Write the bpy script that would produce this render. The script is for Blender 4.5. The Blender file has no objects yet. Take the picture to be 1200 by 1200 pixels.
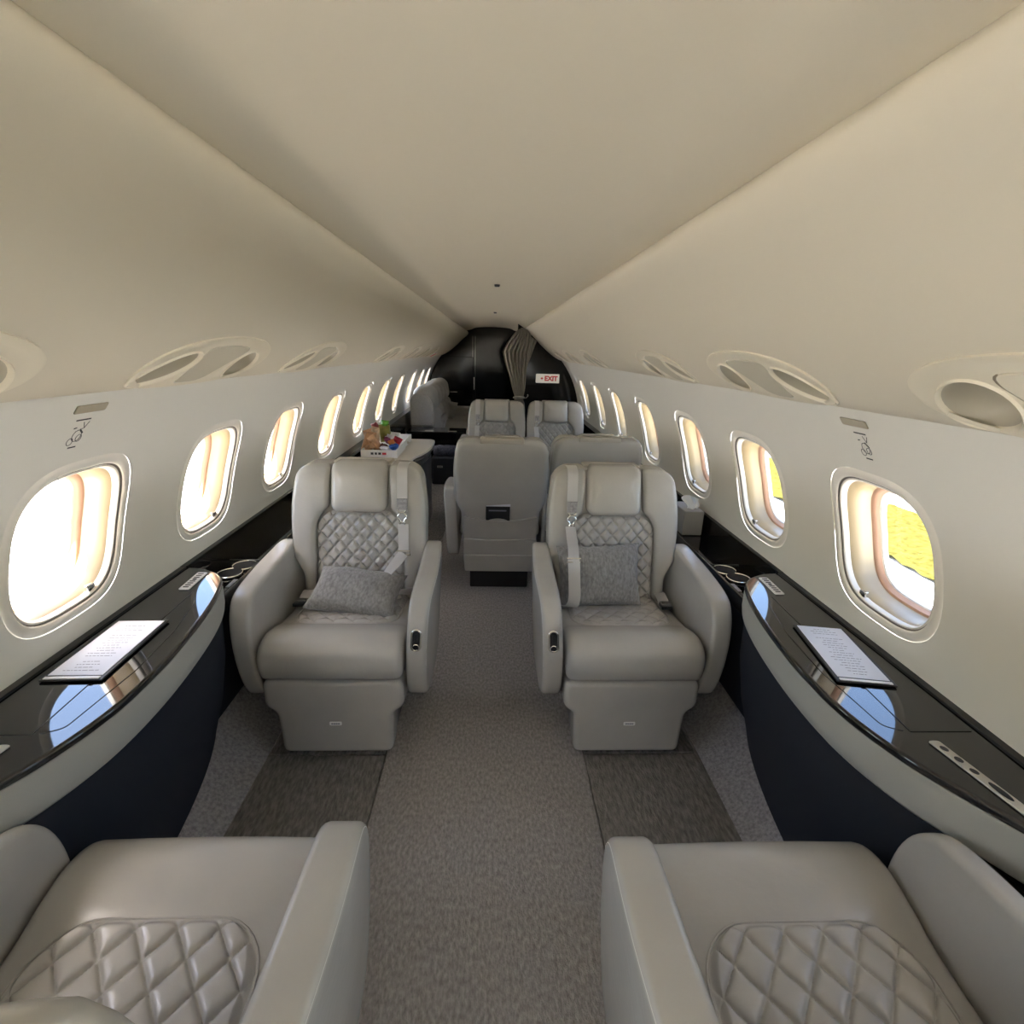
import bpy, bmesh, math, random
from math import sin, cos, pi, sqrt, radians, atan2, tan
from mathutils import Vector, Matrix, noise as mnoise
random.seed(7)
S = bpy.context.scene
C = S.collection

# ------------------------------------------------------------------ camera
cam_d = bpy.data.cameras.new('camera'); cam = bpy.data.objects.new('camera', cam_d); C.objects.link(cam)
cam_d.sensor_width = 36; cam_d.lens = 18.0; cam_d.clip_start = .02; cam_d.clip_end = 500
pt, yw, rl = radians(17.56), radians(2.55), radians(1.61)
_f = Vector((sin(yw)*cos(pt), cos(yw)*cos(pt), -sin(pt)))
_r = _f.cross(Vector((0, 0, 1))).normalized(); _u = _r.cross(_f)
_r, _u = _r*cos(rl)+_u*sin(rl), _u*cos(rl)-_r*sin(rl)
M = Matrix((( _r.x, _u.x, -_f.x, 0), (_r.y, _u.y, -_f.y, 0), (_r.z, _u.z, -_f.z, 1.5), (0, 0, 0, 1)))
cam.matrix_world = M
S.camera = cam

# ------------------------------------------------------------------ sky and sun
W = bpy.data.worlds.new('sky'); S.world = W; W.use_nodes = True
nt = W.node_tree; nt.nodes.clear()
sky = nt.nodes.new('ShaderNodeTexSky'); sky.sky_type = 'NISHITA'
sky.sun_disc = False; sky.sun_elevation = radians(58); sky.sun_rotation = radians(250); sky.air_density = 1.0; sky.dust_density = 1.5; sky.ozone_density = 1.0
bg = nt.nodes.new('ShaderNodeBackground'); bg.inputs['Strength'].default_value = .62
out = nt.nodes.new('ShaderNodeOutputWorld')
nt.links.new(sky.outputs[0], bg.inputs[0]); nt.links.new(bg.outputs[0], out.inputs[0])
sun_d = bpy.data.lights.new('sun', 'SUN'); sun_d.energy = 42; sun_d.angle = radians(.6); sun_d.color = (1, .97, .925)
sun = bpy.data.objects.new('sun', sun_d); C.objects.link(sun)
sun.rotation_euler = Vector((-.10, -.25, .96)).to_track_quat('Z', 'Y').to_euler()
VS = S.view_settings
VS.view_transform = 'Standard'; VS.look = 'None'; VS.gamma = 1; VS.use_curve_mapping = False
VS.exposure = 1.25

# ------------------------------------------------------------------ materials
def mat(name, col, rough=.5, metal=0, bump=0, bscale=200, var=0, vscale=30, coat=0, spec=.5, sheen=0, emit=None, estr=0, stretch=None, bdist=.002):
    m = bpy.data.materials.new(name); m.use_nodes = True; t = m.node_tree; b = t.nodes['Principled BSDF']
    b.inputs['Base Color'].default_value = (*col, 1); b.inputs['Roughness'].default_value = rough
    b.inputs['Metallic'].default_value = metal; b.inputs['Coat Weight'].default_value = coat
    b.inputs['Coat Roughness'].default_value = .04; b.inputs['Specular IOR Level'].default_value = spec
    b.inputs['Sheen Weight'].default_value = sheen
    if emit: b.inputs['Emission Color'].default_value = (*emit, 1); b.inputs['Emission Strength'].default_value = estr
    if bump or var:
        tc = t.nodes.new('ShaderNodeTexCoord'); co = tc.outputs['Object']
        if stretch:
            mp = t.nodes.new('ShaderNodeMapping'); mp.inputs['Scale'].default_value = stretch
            t.links.new(co, mp.inputs[0]); co = mp.outputs[0]
    if bump:
        n = t.nodes.new('ShaderNodeTexNoise'); n.inputs['Scale'].default_value = bscale; n.inputs['Detail'].default_value = 4
        t.links.new(co, n.inputs[0])
        bp = t.nodes.new('ShaderNodeBump'); bp.inputs['Strength'].default_value = bump; bp.inputs['Distance'].default_value = bdist
        t.links.new(n.outputs[0], bp.inputs['Height']); t.links.new(bp.outputs[0], b.inputs['Normal'])
    if var:
        n2 = t.nodes.new('ShaderNodeTexNoise'); n2.inputs['Scale'].default_value = vscale; n2.inputs['Detail'].default_value = 5
        t.links.new(co, n2.inputs[0])
        rp = t.nodes.new('ShaderNodeValToRGB')
        rp.color_ramp.elements[0].position = .3; rp.color_ramp.elements[1].position = .7
        rp.color_ramp.elements[0].color = (*[c*(1-var) for c in col], 1); rp.color_ramp.elements[1].color = (*[min(1, c*(1+var)) for c in col], 1)
        t.links.new(n2.outputs[0], rp.inputs[0]); t.links.new(rp.outputs[0], b.inputs['Base Color'])
    return m
MT = dict(
    leather=mat('grey leather', (.44, .425, .395), .26, bump=.25, bscale=60, var=.05, vscale=6, spec=.6),
    quilt=mat('quilted leather', (.46, .445, .42), .27, bump=.10, bscale=420, var=.04, vscale=8),
    stitch=mat('pale stitching', (.62, .61, .57), .7),
    headtan=mat('headrest leather', (.43, .40, .34), .42, bump=.12, bscale=420),
    cream=mat('cream wall lining', (.75, .725, .65), .55, bump=.04, bscale=700),
    ceilm=mat('cream ceiling lining', (.67, .61, .485), .6, bump=.05, bscale=700),
    trimw=mat('white plastic', (.78, .74, .66), .62),
    gasket=mat('grey gasket', (.16, .14, .12), .6),
    seal=mat('peach pane seal', (.50, .30, .20), .5),
    reveal=mat('window reveal', (.40, .31, .18), .35),
    carpet=mat('aisle carpet', (.31, .29, .277), .95, bump=.9, bscale=220, var=.32, vscale=110, stretch=(1, .5, 1), sheen=.2, bdist=.006),
    carpetd=mat('dark carpet inset', (.205, .192, .175), .95, bump=.9, bscale=180, var=.38, vscale=95, stretch=(1, .3, 1), bdist=.006),
    carpets=mat('pale side carpet', (.36, .35, .36), .95, bump=.8, bscale=220, var=.30, vscale=90, bdist=.005),
    gloss=mat('black piano lacquer', (.006, .006, .007), .06, coat=.6),
    glossb=mat('black lacquer panel', (.005, .0045, .004), .08, spec=.3),
    satin=mat('satin black', (.012, .012, .013), .35),
    navy=mat('navy fabric panel', (.008, .011, .020), .75, bump=.3, bscale=600),
    band=mat('grey leather band', (.40, .40, .37), .5, bump=.15, bscale=420),
    chrome=mat('chrome', (.85, .84, .80), .12, metal=1),
    nickel=mat('brushed nickel', (.62, .59, .52), .35, metal=.8),
    whitep=mat('white plate', (.80, .80, .78), .4),
    paper=mat('white paper', (.70, .72, .78), .6),
    ink=mat('grey ink', (.25, .26, .30), .8),
    inkd=mat('dark ink', (.05, .05, .05), .8),
    blackl=mat('black leatherette', (.012, .012, .013), .45, bump=.2),
    strap=mat('seat belt webbing', (.55, .54, .53), .75, bump=.5, bscale=900),
    chenille=mat('grey chenille', (.26, .255, .25), .95, bump=.6, bscale=160, var=.28, vscale=110, stretch=(1, 1, .5), sheen=.3, bdist=.004),
    sofa=mat('pale grey sofa fabric', (.50, .495, .49), .9, bump=.5, bscale=350, var=.15, vscale=160, sheen=.2),
    curtain=mat('taupe curtain', (.42, .385, .32), .8, bump=.3, bscale=300, var=.15, vscale=30, stretch=(1, 1, .1)),
    tabletop=mat('beige table top', (.58, .54, .46), .3),
    traym=mat('white tray', (.78, .76, .72), .45),
    bagm=mat('charcoal felt', (.035, .037, .042), .9, bump=.4, bscale=300),
    blanket=mat('blue grey knit', (.085, .09, .115), .95, bump=.9, bscale=90, var=.5, vscale=60, bdist=.006),
    red=mat('red print', (.55, .03, .03), .5),
    exitw=mat('exit sign face', (.85, .80, .72), .4, emit=(1, .9, .8), estr=.10),
    exitr=mat('exit sign red', (.6, .02, .02), .5, emit=(1, .05, .03), estr=.04),
    concrete=mat('apron concrete', (.52, .51, .49), .9, var=.08, vscale=.6),
    grass=mat('dry lawn', (.036, .033, .0085), 1, var=.4, vscale=9, spec=0),
    tissue=mat('white tissue', (.86, .88, .92), .8),
    greybox=mat('grey leather box', (.30, .29, .275), .5, bump=.15, bscale=420),
    navyd=mat('dark slot', (.01, .01, .012), .5),
    grille=mat('speaker mesh', (.56, .515, .40), .7, bump=.8, bscale=500),
    bowl=mat('bowl lining', (.42, .38, .29), .4),
    psu=mat('cream moulding', (.73, .665, .52), .45),
    grip=mat('tan grip', (.42, .37, .27), .5),
)
def glass_mat():
    m = bpy.data.materials.new('window pane'); m.use_nodes = True; t = m.node_tree; t.nodes.clear()
    o = t.nodes.new('ShaderNodeOutputMaterial'); mx = t.nodes.new('ShaderNodeMixShader')
    a = t.nodes.new('ShaderNodeBsdfTransparent'); g = t.nodes.new('ShaderNodeBsdfGlossy'); g.inputs['Roughness'].default_value = .02
    mx.inputs[0].default_value = .05; t.links.new(a.outputs[0], mx.inputs[1]); t.links.new(g.outputs[0], mx.inputs[2]); t.links.new(mx.outputs[0], o.inputs[0])
    return m
MT['glass'] = glass_mat()

# ------------------------------------------------------------------ helpers
def mk(name, verts, faces, m, parent=None, smooth=True, angle=45, kind=None, wn=None):
    me = bpy.data.meshes.new(name); me.from_pydata([tuple(v) for v in verts], [], faces); me.validate(); me.update()
    b = bmesh.new(); b.from_mesh(me); bmesh.ops.remove_doubles(b, verts=b.verts, dist=4e-6); bmesh.ops.recalc_face_normals(b, faces=b.faces); b.to_mesh(me); b.free()
    if smooth:
        me.shade_smooth(); me.set_sharp_from_angle(angle=radians(angle))
    me.materials.append(MT[m] if isinstance(m, str) else m)
    o = bpy.data.objects.new(name, me); C.objects.link(o)
    if smooth and (angle <= 45 if wn is None else wn):
        w = o.modifiers.new('weighted normals', 'WEIGHTED_NORMAL'); w.weight = 90; w.keep_sharp = True
    if parent: o.parent = parent
    if kind: o['kind'] = kind
    return o
def thing(name, label, cat, loc=(0, 0, 0), rz=0, group=None):
    o = bpy.data.objects.new(name, None); C.objects.link(o); o.empty_display_size = .1
    o.location = loc; o.rotation_euler = (0, 0, rz); o['label'] = label; o['category'] = cat
    if group: o['group'] = group
    return o
def tag(o, label, cat, group=None):
    o['label'] = label; o['category'] = cat
    if group: o['group'] = group
    return o
def catmull(pts, n=6, closed=False):
    out = []; N = len(pts)
    rng = range(N) if closed else range(N-1)
    g = (lambda i: pts[i % N]) if closed else (lambda i: pts[max(0, min(N-1, i))])
    for i in rng:
        p0, p1, p2, p3 = g(i-1), g(i), g(i+1), g(i+2)
        for k in range(n):
            t = k/n
            out.append(tuple(.5*((2*b)+(c-a)*t+(2*a-5*b+4*c-d)*t*t+(3*b-a-3*c+d)*t**3) for a, b, c, d in zip(p0, p1, p2, p3)))
    if not closed: out.append(tuple(pts[-1]))
    return out
def rrect(hw, hh, r, n=6, cx=0, cy=0):
    pts = []
    for (sx, sy, a0) in ((1, 1, 0), (-1, 1, pi/2), (-1, -1, pi), (1, -1, 1.5*pi)):
        for k in range(n+1):
            a = a0+k/n*pi/2
            pts.append((cx+sx*(hw-r)+r*cos(a), cy+sy*(hh-r)+r*sin(a)))
    return pts
def round_poly(pts, r, n=5):
    """round the corners of a closed polygon; r is a number or one per corner"""
    out = []; N = len(pts)
    for i, p in enumerate(pts):
        ri = r[i] if isinstance(r, (list, tuple)) else r
        P = Vector(p); a = Vector(pts[i-1])-P; b = Vector(pts[(i+1) % N])-P
        ri = min(ri, a.length*.48, b.length*.48)
        if ri < 1e-5: out.append(tuple(p)); continue
        A = P+a.normalized()*ri; B = P+b.normalized()*ri
        for k in range(n+1):
            t = k/n; q = A*(1-t)**2+P*2*t*(1-t)+B*t*t; out.append((q.x, q.y))
    return out
def area2(p): return .5*sum(p[i-1][0]*p[i][1]-p[i][0]*p[i-1][1] for i in range(len(p)))
def inset(pts, d):
    N = len(pts); out = []
    s = 1 if area2(pts) > 0 else -1
    for i in range(N):
        p = Vector(pts[i]); a = (p-Vector(pts[i-1])); b = (Vector(pts[(i+1) % N])-p)
        a = a.normalized() if a.length > 1e-9 else b.normalized(); b = b.normalized() if b.length > 1e-9 else a
        na = Vector((-a.y, a.x)); nb = Vector((-b.y, b.x)); n = na+nb
        n = n.normalized() if n.length > 1e-6 else na
        k = 1/max(.5, n.dot(na)); q = p+n*(s*d*k); out.append((q.x, q.y))
    return out
AX = {'x': lambda a, b, d: (d, a, b), 'y': lambda a, b, d: (a, d, b), 'z': lambda a, b, d: (a, b, d)}
from mathutils.geometry import delaunay_2d_cdt
def in_poly(p, lp):
    c = False
    for i in range(len(lp)):
        a, b = lp[i-1], lp[i]
        if (a[1] > p[1]) != (b[1] > p[1]) and p[0] < (b[0]-a[0])*(p[1]-a[1])/(b[1]-a[1])+a[0]: c = not c
    return c
def plate_with_holes(outer, holes, mapf, h, extra=()):
    V = []; E = []
    for lp in [outer]+holes:
        o = len(V); V += [Vector(p) for p in lp]; E += [(o+i, o+(i+1) % len(lp)) for i in range(len(lp))]
    V += [Vector(p) for p in extra]
    r = delaunay_2d_cdt(V, E, [], 1, 1e-5)
    def inside(p, lp):
        c = False
        for i in range(len(lp)):
            a, b = lp[i-1], lp[i]
            if (a[1] > p[1]) != (b[1] > p[1]) and p[0] < (b[0]-a[0])*(p[1]-a[1])/(b[1]-a[1])+a[0]: c = not c
        return c
    F = []
    for f in r[2]:
        c = sum((r[0][i] for i in f), Vector((0, 0)))/len(f)
        if inside(c, outer) and not any(inside(c, q) for q in holes): F.append(tuple(f))
    return [mapf(v.x, v.y, h) for v in r[0]], F
def prism(pts, d0, d1, r=0, n=4, f='y', r0=None, cap=0):
    """closed outline extruded from d0 to d1 along an axis with rounded rims"""
    f = AX[f] if isinstance(f, str) else f
    if r0 is None: r0 = r
    rings = []
    if r0 > 0:
        for k in range(n):
            th = k/n*pi/2; rings.append((r0*(1-sin(th)), d0+(r0*(1-cos(th)) if d1 > d0 else -r0*(1-cos(th)))))
    # start at full inset
    sg = 1 if d1 > d0 else -1
    rings = []
    if r0 > 0:
        for k in range(n+1):
            th = k/n*pi/2; rings.append((r0*(1-sin(th)), d0+sg*r0*(1-cos(th))))
    else: rings.append((0, d0))
    if r > 0:
        for k in range(n+1):
            th = k/n*pi/2; rings.append((r*(1-cos(th)), d1-sg*r*(1-sin(th))))
    else: rings.append((0, d1))
    V = []; F = []; N = len(pts)
    for (i, d) in rings:
        q = inset(pts, i) if i > 1e-7 else pts
        V += [f(a, b, d) for a, b in q]
    for k in range(len(rings)-1):
        for j in range(N):
            F.append((k*N+j, k*N+(j+1) % N, (k+1)*N+(j+1) % N, (k+1)*N+j))
    L = (len(rings)-1)*N
    if cap:
        for (i, d) in (rings[0], rings[-1]):
            q = inset(pts, i) if i > 1e-7 else list(pts)
            xs = [p[0] for p in q]; ys = [p[1] for p in q]; ins = inset(q, cap*.4)
            ex = []
            nx, ny = int((max(xs)-min(xs))/cap)+1, int((max(ys)-min(ys))/cap)+1
            for a in range(nx+1):
                for b in range(ny+1):
                    c = (min(xs)+(max(xs)-min(xs))*a/nx, min(ys)+(max(ys)-min(ys))*b/ny)
                    if in_poly(c, ins): ex.append(c)
            v2, f2 = plate_with_holes(q, [], lambda a, b, h: f(a, b, h), d, ex)
            o = len(V); V += v2; F += [tuple(k+o for k in t) for t in f2]
    else:
        F.append(tuple(range(N-1, -1, -1))); F.append(tuple(range(L, L+N)))
    return V, F
def box(x0, x1, y0, y1, z0, z1, r=.004, n=2):
    return prism(rrect((x1-x0)/2, (y1-y0)/2, max(r, .0008), n, (x0+x1)/2, (y0+y1)/2), z0, z1, min(r, (z1-z0)*.49), n, 'z')
def tube(path, r, n=8, closed=False):
    V = []; F = []; N = len(path); P = [Vector(p) for p in path]
    up = Vector((0, 0, 1))
    for i, p in enumerate(P):
        if closed: t = P[(i+1) % N]-P[i-1]
        else: t = P[min(N-1, i+1)]-P[max(0, i-1)]
        t.normalize(); a = t.cross(up)
        if a.length < .05: a = t.cross(Vector((1, 0, 0)))
        a.normalize(); b = a.cross(t); rr = r[i] if isinstance(r, (list, tuple)) else r
        V += [p+a*cos(2*pi*k/n)*rr+b*sin(2*pi*k/n)*rr for k in range(n)]
    for i in range(N if closed else N-1):
        for k in range(n):
            F.append((i*n+k, i*n+(k+1) % n, ((i+1) % N)*n+(k+1) % n, ((i+1) % N)*n+k))
    if not closed: F.append(tuple(range(n-1, -1, -1))); F.append(tuple(range((N-1)*n, N*n)))
    return V, F
def ribbon(path, wdirs, w, t=.003):
    """flat webbing: path points, width direction(s), full width, thickness"""
    V = []; F = []; P = [Vector(p) for p in path]; N = len(P)
    for i, p in enumerate(P):
        tn = (P[min(N-1, i+1)]-P[max(0, i-1)]).normalized()
        wd = Vector(wdirs[i] if isinstance(wdirs, list) else wdirs); wd = (wd-tn*wd.dot(tn)).normalized(); nn = tn.cross(wd)
        V += [p+wd*w/2+nn*t/2, p-wd*w/2+nn*t/2, p-wd*w/2-nn*t/2, p+wd*w/2-nn*t/2]
    for i in range(N-1):
        for k in range(4): F.append((i*4+k, i*4+(k+1) % 4, i*4+4+(k+1) % 4, i*4+4+k))
    F.append((3, 2, 1, 0)); F.append(tuple(range(N*4-4, N*4)))
    return V, F
def lathe(prof, n=24, f=lambda x, y, z: (x, y, z)):
    V = []; F = []; m = len(prof)
    for k in range(n):
        a = 2*pi*k/n; V += [f(r*cos(a), r*sin(a), z) for r, z in prof]
    for k in range(n):
        for j in range(m-1):
            F.append((k*m+j, ((k+1) % n)*m+j, ((k+1) % n)*m+j+1, k*m+j+1))
    return V, F
def join(*vf):
    V = []; F = []
    for v, f in vf:
        o = len(V); V += list(v); F += [tuple(i+o for i in q) for q in f]
    return V, F
def xf(vf, fn): return [fn(*v) for v in vf[0]], vf[1]
def grid(fn, nu, nv):
    V = [fn(i/nu, j/nv) for j in range(nv+1) for i in range(nu+1)]
    F = [(j*(nu+1)+i, j*(nu+1)+i+1, (j+1)*(nu+1)+i+1, (j+1)*(nu+1)+i) for j in range(nv) for i in range(nu)]
    return V, F
def smoothstep(t): t = max(0, min(1, t)); return t*t*(3-2*t)
def lerp_tab(tab, x):
    if x <= tab[0][0]: return tab[0][1]
    for (a, va), (b, vb) in zip(tab, tab[1:]):
        if x <= b: return va+(vb-va)*(x-a)/(b-a)
    return tab[-1][1]

# ------------------------------------------------------------------ the cabin shell
Y0, Y1 = -2.4, 8.9
def wallx(z): return sqrt(1.09**2-(z-.7)**2) if z > .7 else 1.09-.03*((.7-z)/.7)**2
ADDED_DOOR = -1.2  # side walls start here; the open doorways behind it are added for extra daylight
WY = [-.74, -.09, .565, 1.233, 1.888, 2.563, 3.355, 4.185, 4.975, 5.785, 6.715, 7.575, 8.355]
WZ, WHW, WHH = 1.014, .172, .189
NW, WK = 64, 3.3
def wout(e):
    """rounded window outline, index 0 at the middle of the first corner"""
    out = []
    for i in range(NW):
        a = pi/4+2*pi*i/NW; ca, sa = cos(a), sin(a)
        out.append(((WHW+e)*abs(ca)**(2/WK)*(1 if ca > 0 else -1), (WHH+e)*abs(sa)**(2/WK)*(1 if sa > 0 else -1)))
    return out
def cell(rect, outline, mapf, steps=4):
    a0, a1, b0, b1 = rect; cor = [(a1, b1), (a0, b1), (a0, b0), (a1, b0)]; N = len(outline); q = N//4
    R = []
    for c in range(4):
        p, r = cor[c], cor[(c+1) % 4]
        R += [tuple(u+(v-u)*k/q for u, v in zip(p, r)) for k in range(q)]
    V = []; F = []
    for s in range(steps+1):
        t = s/steps; V += [mapf(*(u+(v-u)*t for u, v in zip(p, o))) for p, o in zip(R, outline)]
    for s in range(steps):
        for j in range(N): F.append((s*N+j, s*N+(j+1) % N, s*N+N+(j+1) % N, s*N+N+j))
    return V, F
def rings(rl, mapf, cap=False):
    V = []; F = []; N = NW
    for (yc, e, h) in rl: V += [mapf(yc+a, WZ+b, h) for a, b in wout(e)]
    for s in range(len(rl)-1):
        for j in range(N): F.append((s*N+j, s*N+(j+1) % N, s*N+N+(j+1) % N, s*N+N+j))
    if cap: F.append(tuple(range((len(rl)-1)*N, len(rl)*N)))
    return V, F

def wall(side):
    nm = 'left' if side < 0 else 'right'
    ys = WY if side < 0 else WY[:10]
    yend = Y1
    def mp(y, z, h=0): return (side*(wallx(z)-h), y, z)
    parts = []
    edges = [ADDED_DOOR]+[(a+b)/2 for a, b in zip(ys, ys[1:])]+[ys[-1]+.33]
    for yc, a, b in zip(ys, edges, edges[1:]):
        parts.append(cell((a, b, .78, 1.28), [(yc+p, WZ+q) for p, q in wout(.025)], mp))
        parts.append(grid(lambda u, v, a=a, b=b: mp(a+(b-a)*u, 1.28+.14*v), 16, 5))
        parts.append(grid(lambda u, v, a=a, b=b: mp(a+(b-a)*u, .78*v), 16, 8))
    if edges[-1] < yend-.01: parts.append(grid(lambda u, v: mp(edges[-1]+(yend-edges[-1])*u, 1.42*v), 1, 24))
    mk('wall_'+nm, *join(*parts), 'cream', kind='structure')
    for i, yc in enumerate(ys):
        m2 = lambda y, z, h: mp(y, z, h)
        w = mk('window_%d' % (i+1 if side < 0 else 101+i), *rings([(yc, .0252, -.0006), (yc, .022, .0006), (yc, .018, .0022), (yc, .013, .0036), (yc, .008, .0042), (yc, .003, .0026), (yc, .0005, -.0005), (yc, 0, -.004)], m2), 'trimw', kind='structure')
        w.name = 'window_%d' % (i+1 if side < 0 else len(WY)+i+1)
        mk('gasket', *rings([(yc, .0012, -.002), (yc, -.002, -.004), (yc, -.004, -.007)], m2), 'gasket', w)
        mk('inner_frame', *rings([(yc, -.003, -.006), (yc, -.007, -.005), (yc, -.010, -.009), (yc, -.011, -.022)], m2), 'trimw', w)
        mk('reveal', *rings([(yc, -.010, -.020), (yc, -.016, -.030), (yc, -.021, -.055), (yc, -.019, -.06), (yc, -.024, -.085)], m2), 'reveal', w)
        mk('pane_seal', *rings([(yc, -.023, -.083), (yc, -.030, -.086), (yc, -.034, -.094), (yc, -.037, -.100)], m2), 'seal', w)
        mk('outer_frame', *rings([(yc, -.036, -.099), (yc, -.041, -.102), (yc, -.043, -.115)], m2), 'trimw', w)
        mk('glass_pane', *rings([(yc, -.036, -.1015)], m2, True), 'glass', w, smooth=False)
        # little chrome tab of the blind
        v = box(-.013, .013, -.004, .004, -.004, .016, .003)
        tb = mk('blind_tab', *xf(v, lambda x, y, z: (side*(wallx(.852)-.004+.02-y*1.5), yc+.085+x, .842+z)), 'chrome', w)
        # portal for the daylight coming in through this opening
        pl = bpy.data.lights.new('window portal', 'AREA'); pl.shape = 'RECTANGLE'; pl.size = .34; pl.size_y = .38
        pl.cycles.is_portal = True
        po = bpy.data.objects.new('window_portal', pl); C.objects.link(po)
        po.location = (side*(wallx(WZ)+.125), yc, WZ); po.rotation_euler = Vector((side, 0, 0)).to_track_quat('Z', 'Y').to_euler()
wall(-1); wall(1)

# upper side panels that curve from the ceiling seam down to the window wall
_pp = [(.93, 1.415), (.89, 1.397), (.868, 1.387), (.845, 1.389), (.80, 1.405), (.735, 1.442), (.66, 1.497), (.58, 1.566), (.515, 1.630), (.468, 1.672), (.432, 1.700), (.408, 1.728), (.400, 1.752), (.412, 1.771), (.45, 1.785)]
PP = catmull(_pp, 8)
PT = [0]
for a, b in zip(PP, PP[1:]): PT.append(PT[-1]+math.hypot(a[0]-b[0], a[1]-b[1]))
T0 = PT[16]; TL = PT[-1]-T0           # t = 0 at the lower lip
def panel(side, y, t, h=0):
    t = t+T0; t = max(0, min(PT[-1]-1e-6, t)); i = max(k for k in range(len(PT)-1) if PT[k] <= t)
    u = (t-PT[i])/(PT[i+1]-PT[i]); a, b = PP[i], PP[i+1]
    i0, i1 = max(0, i-1), min(len(PP)-1, i+2)
    tx, tz = PP[i1][0]-PP[i0][0], PP[i1][1]-PP[i0][1]; l = math.hypot(tx, tz)
    nx, nz = tz/l, -tx/l
    if nz > 0 and False: nx, nz = -nx, -nz
    return (side*(a[0]+(b[0]-a[0])*u-nx*h), y, a[1]+(b[1]-a[1])*u-nz*h)
OV = [.59, 1.42, 2.26, 3.86, 4.85, 5.70, 6.5]
OHS, OT0, OT1 = .28, .03, .262
def oval(e=0, n=48, k=2.25):
    hs, ht, tc = OHS+e, (OT1-OT0)/2+e, (OT0+OT1)/2; pts = []
    for i in range(n):
        a = pi/4+2*pi*i/n; ca, sa = cos(a), sin(a)
        pts.append((hs*abs(ca)**(2/k)*(1 if ca > 0 else -1), tc+ht*abs(sa)**(2/k)*(1 if sa > 0 else -1)))
    return pts
for side in (-1, 1):
    mp = lambda y, t, h=0, side=side: panel(side, y, t, h)
    ovs = OV if side < 0 else OV[:6]
    yend = Y1
    ed = [ADDED_DOOR]+[(a+b)/2 for a, b in zip(ovs, ovs[1:])]+[yend]
    parts = []
    for oc, a, b in zip(ovs, ed, ed[1:]):
        a2, b2 = max(a, oc-.4), min(b, oc+.4)
        parts.append(cell((a2, b2, .005, .29), [(oc+p, q) for p, q in oval()], mp, 6))
        for (c, d, n) in ((a, a2, 1), (a2, b2, 12), (b2, b, 1)):
            if d-c < .005: continue
            if n == 1: parts.append(grid(lambda u, v, c=c, d=d: mp(c+(d-c)*u, .005+.285*v), 1, 12))
            parts.append(grid(lambda u, v, c=c, d=d: mp(c+(d-c)*u, .29+(TL-.29)*v), n, 50))
            parts.append(grid(lambda u, v, c=c, d=d: mp(c+(d-c)*u, -T0+(T0+.005)*v), n, 14))
    mk('trim_%d' % (1 if side < 0 else 2), *join(*parts), 'ceilm', kind='structure', angle=80)

# ceiling
_cp = catmull([(-.47, 1.768), (-.41, 1.786), (-.345, 1.806), (-.29, 1.829), (-.2, 1.842), (0, 1.85), (.2, 1.842), (.29, 1.829), (.345, 1.806), (.41, 1.786), (.47, 1.768)], 6)
mk('ceiling', *grid(lambda u, v: (_cp[min(len(_cp)-1, round(u*(len(_cp)-1)))][0], Y0+(Y1-Y0)*v, _cp[min(len(_cp)-1, round(u*(len(_cp)-1)))][1]), len(_cp)-1, 1), 'ceilm', kind='structure', angle=80)

# floor: aisle carpet, inset side carpets, sloping pale strips
fl = mk('floor', *box(-1.1, 1.1, Y0, Y1, -.06, -.014, .002), 'carpetd', kind='structure', smooth=False)
mk('aisle_carpet', *box(-.388, .378, Y0, Y1, -.013, 0, .006, 3), 'carpet', fl)
for s in (-1, 1):
    for (a, b) in ((Y0, 1.615), (1.622, 4.5), (4.507, Y1)):
        x0, x1 = (.382, .826)
        mk('carpet_panel', *box(min(s*x0, s*x1)+(-.01 if s < 0 else 0), max(s*x0, s*x1)+(-.01 if s < 0 else 0), a, b, -.013, -.002, .006, 3), 'carpetd', fl)
    mk('side_strip', *grid(lambda u, v, s=s: (s*(.832+.22*u), Y0+(Y1-Y0)*v, .002+.16*u**1.2), 6, 1), 'carpets', fl)
# wall closing the cabin behind
def disc(y, name, m, x0=-1.2, x1=1.2, z1=2.0):
    return mk(name, *box(x0, x1, y, y+.05, -.05, z1, .002), m, kind='structure', smooth=False)
disc(Y0-.04, 'wall_back', 'cream')
# unseen fuselage skin against light leaks, and extra daylight through two added door openings
mk('leak_blocking_skin', *grid(lambda u, v: (1.24*cos(radians(20+140*u)), Y0-.04+(Y1+.1-Y0)*v, .8+1.24*sin(radians(20+140*u))), 24, 1), 'cream', kind='structure')
for side in (-1, 1):
    pl = bpy.data.lights.new('added door portal', 'AREA'); pl.shape = 'RECTANGLE'; pl.size = 1.15; pl.size_y = 1.25; pl.cycles.is_portal = True
    po = bpy.data.objects.new('added_door_portal', pl); C.objects.link(po)
    po.location = (side*1.15, (Y0+ADDED_DOOR)/2, .62); po.rotation_euler = Vector((side, 0, 0)).to_track_quat('Z', 'Y').to_euler()
disc(Y1, 'wall_front', 'glossb')

# ------------------------------------------------------------------ outside: apron, lawn
GZ = -1.7
mk('ground', *grid(lambda u, v: (-150+300*u, -150+300*v, GZ), 1, 1), 'concrete', kind='structure', smooth=False)
def lawn(u, v):
    x = 6.75+2.5*u; y = -60+120*v
    return (x+.08*mnoise.noise(Vector((x*.0, y*.5, 3)))*(1 if u in (0, 1) else .2), y, GZ+.03+.10*abs(mnoise.noise(Vector((x*2.1, y*2.1, 0))))+.05*mnoise.noise(Vector((x*5, y*5, 4))))
mk('lawn', *grid(lawn, 26, 900), 'grass', kind='structure')

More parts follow.
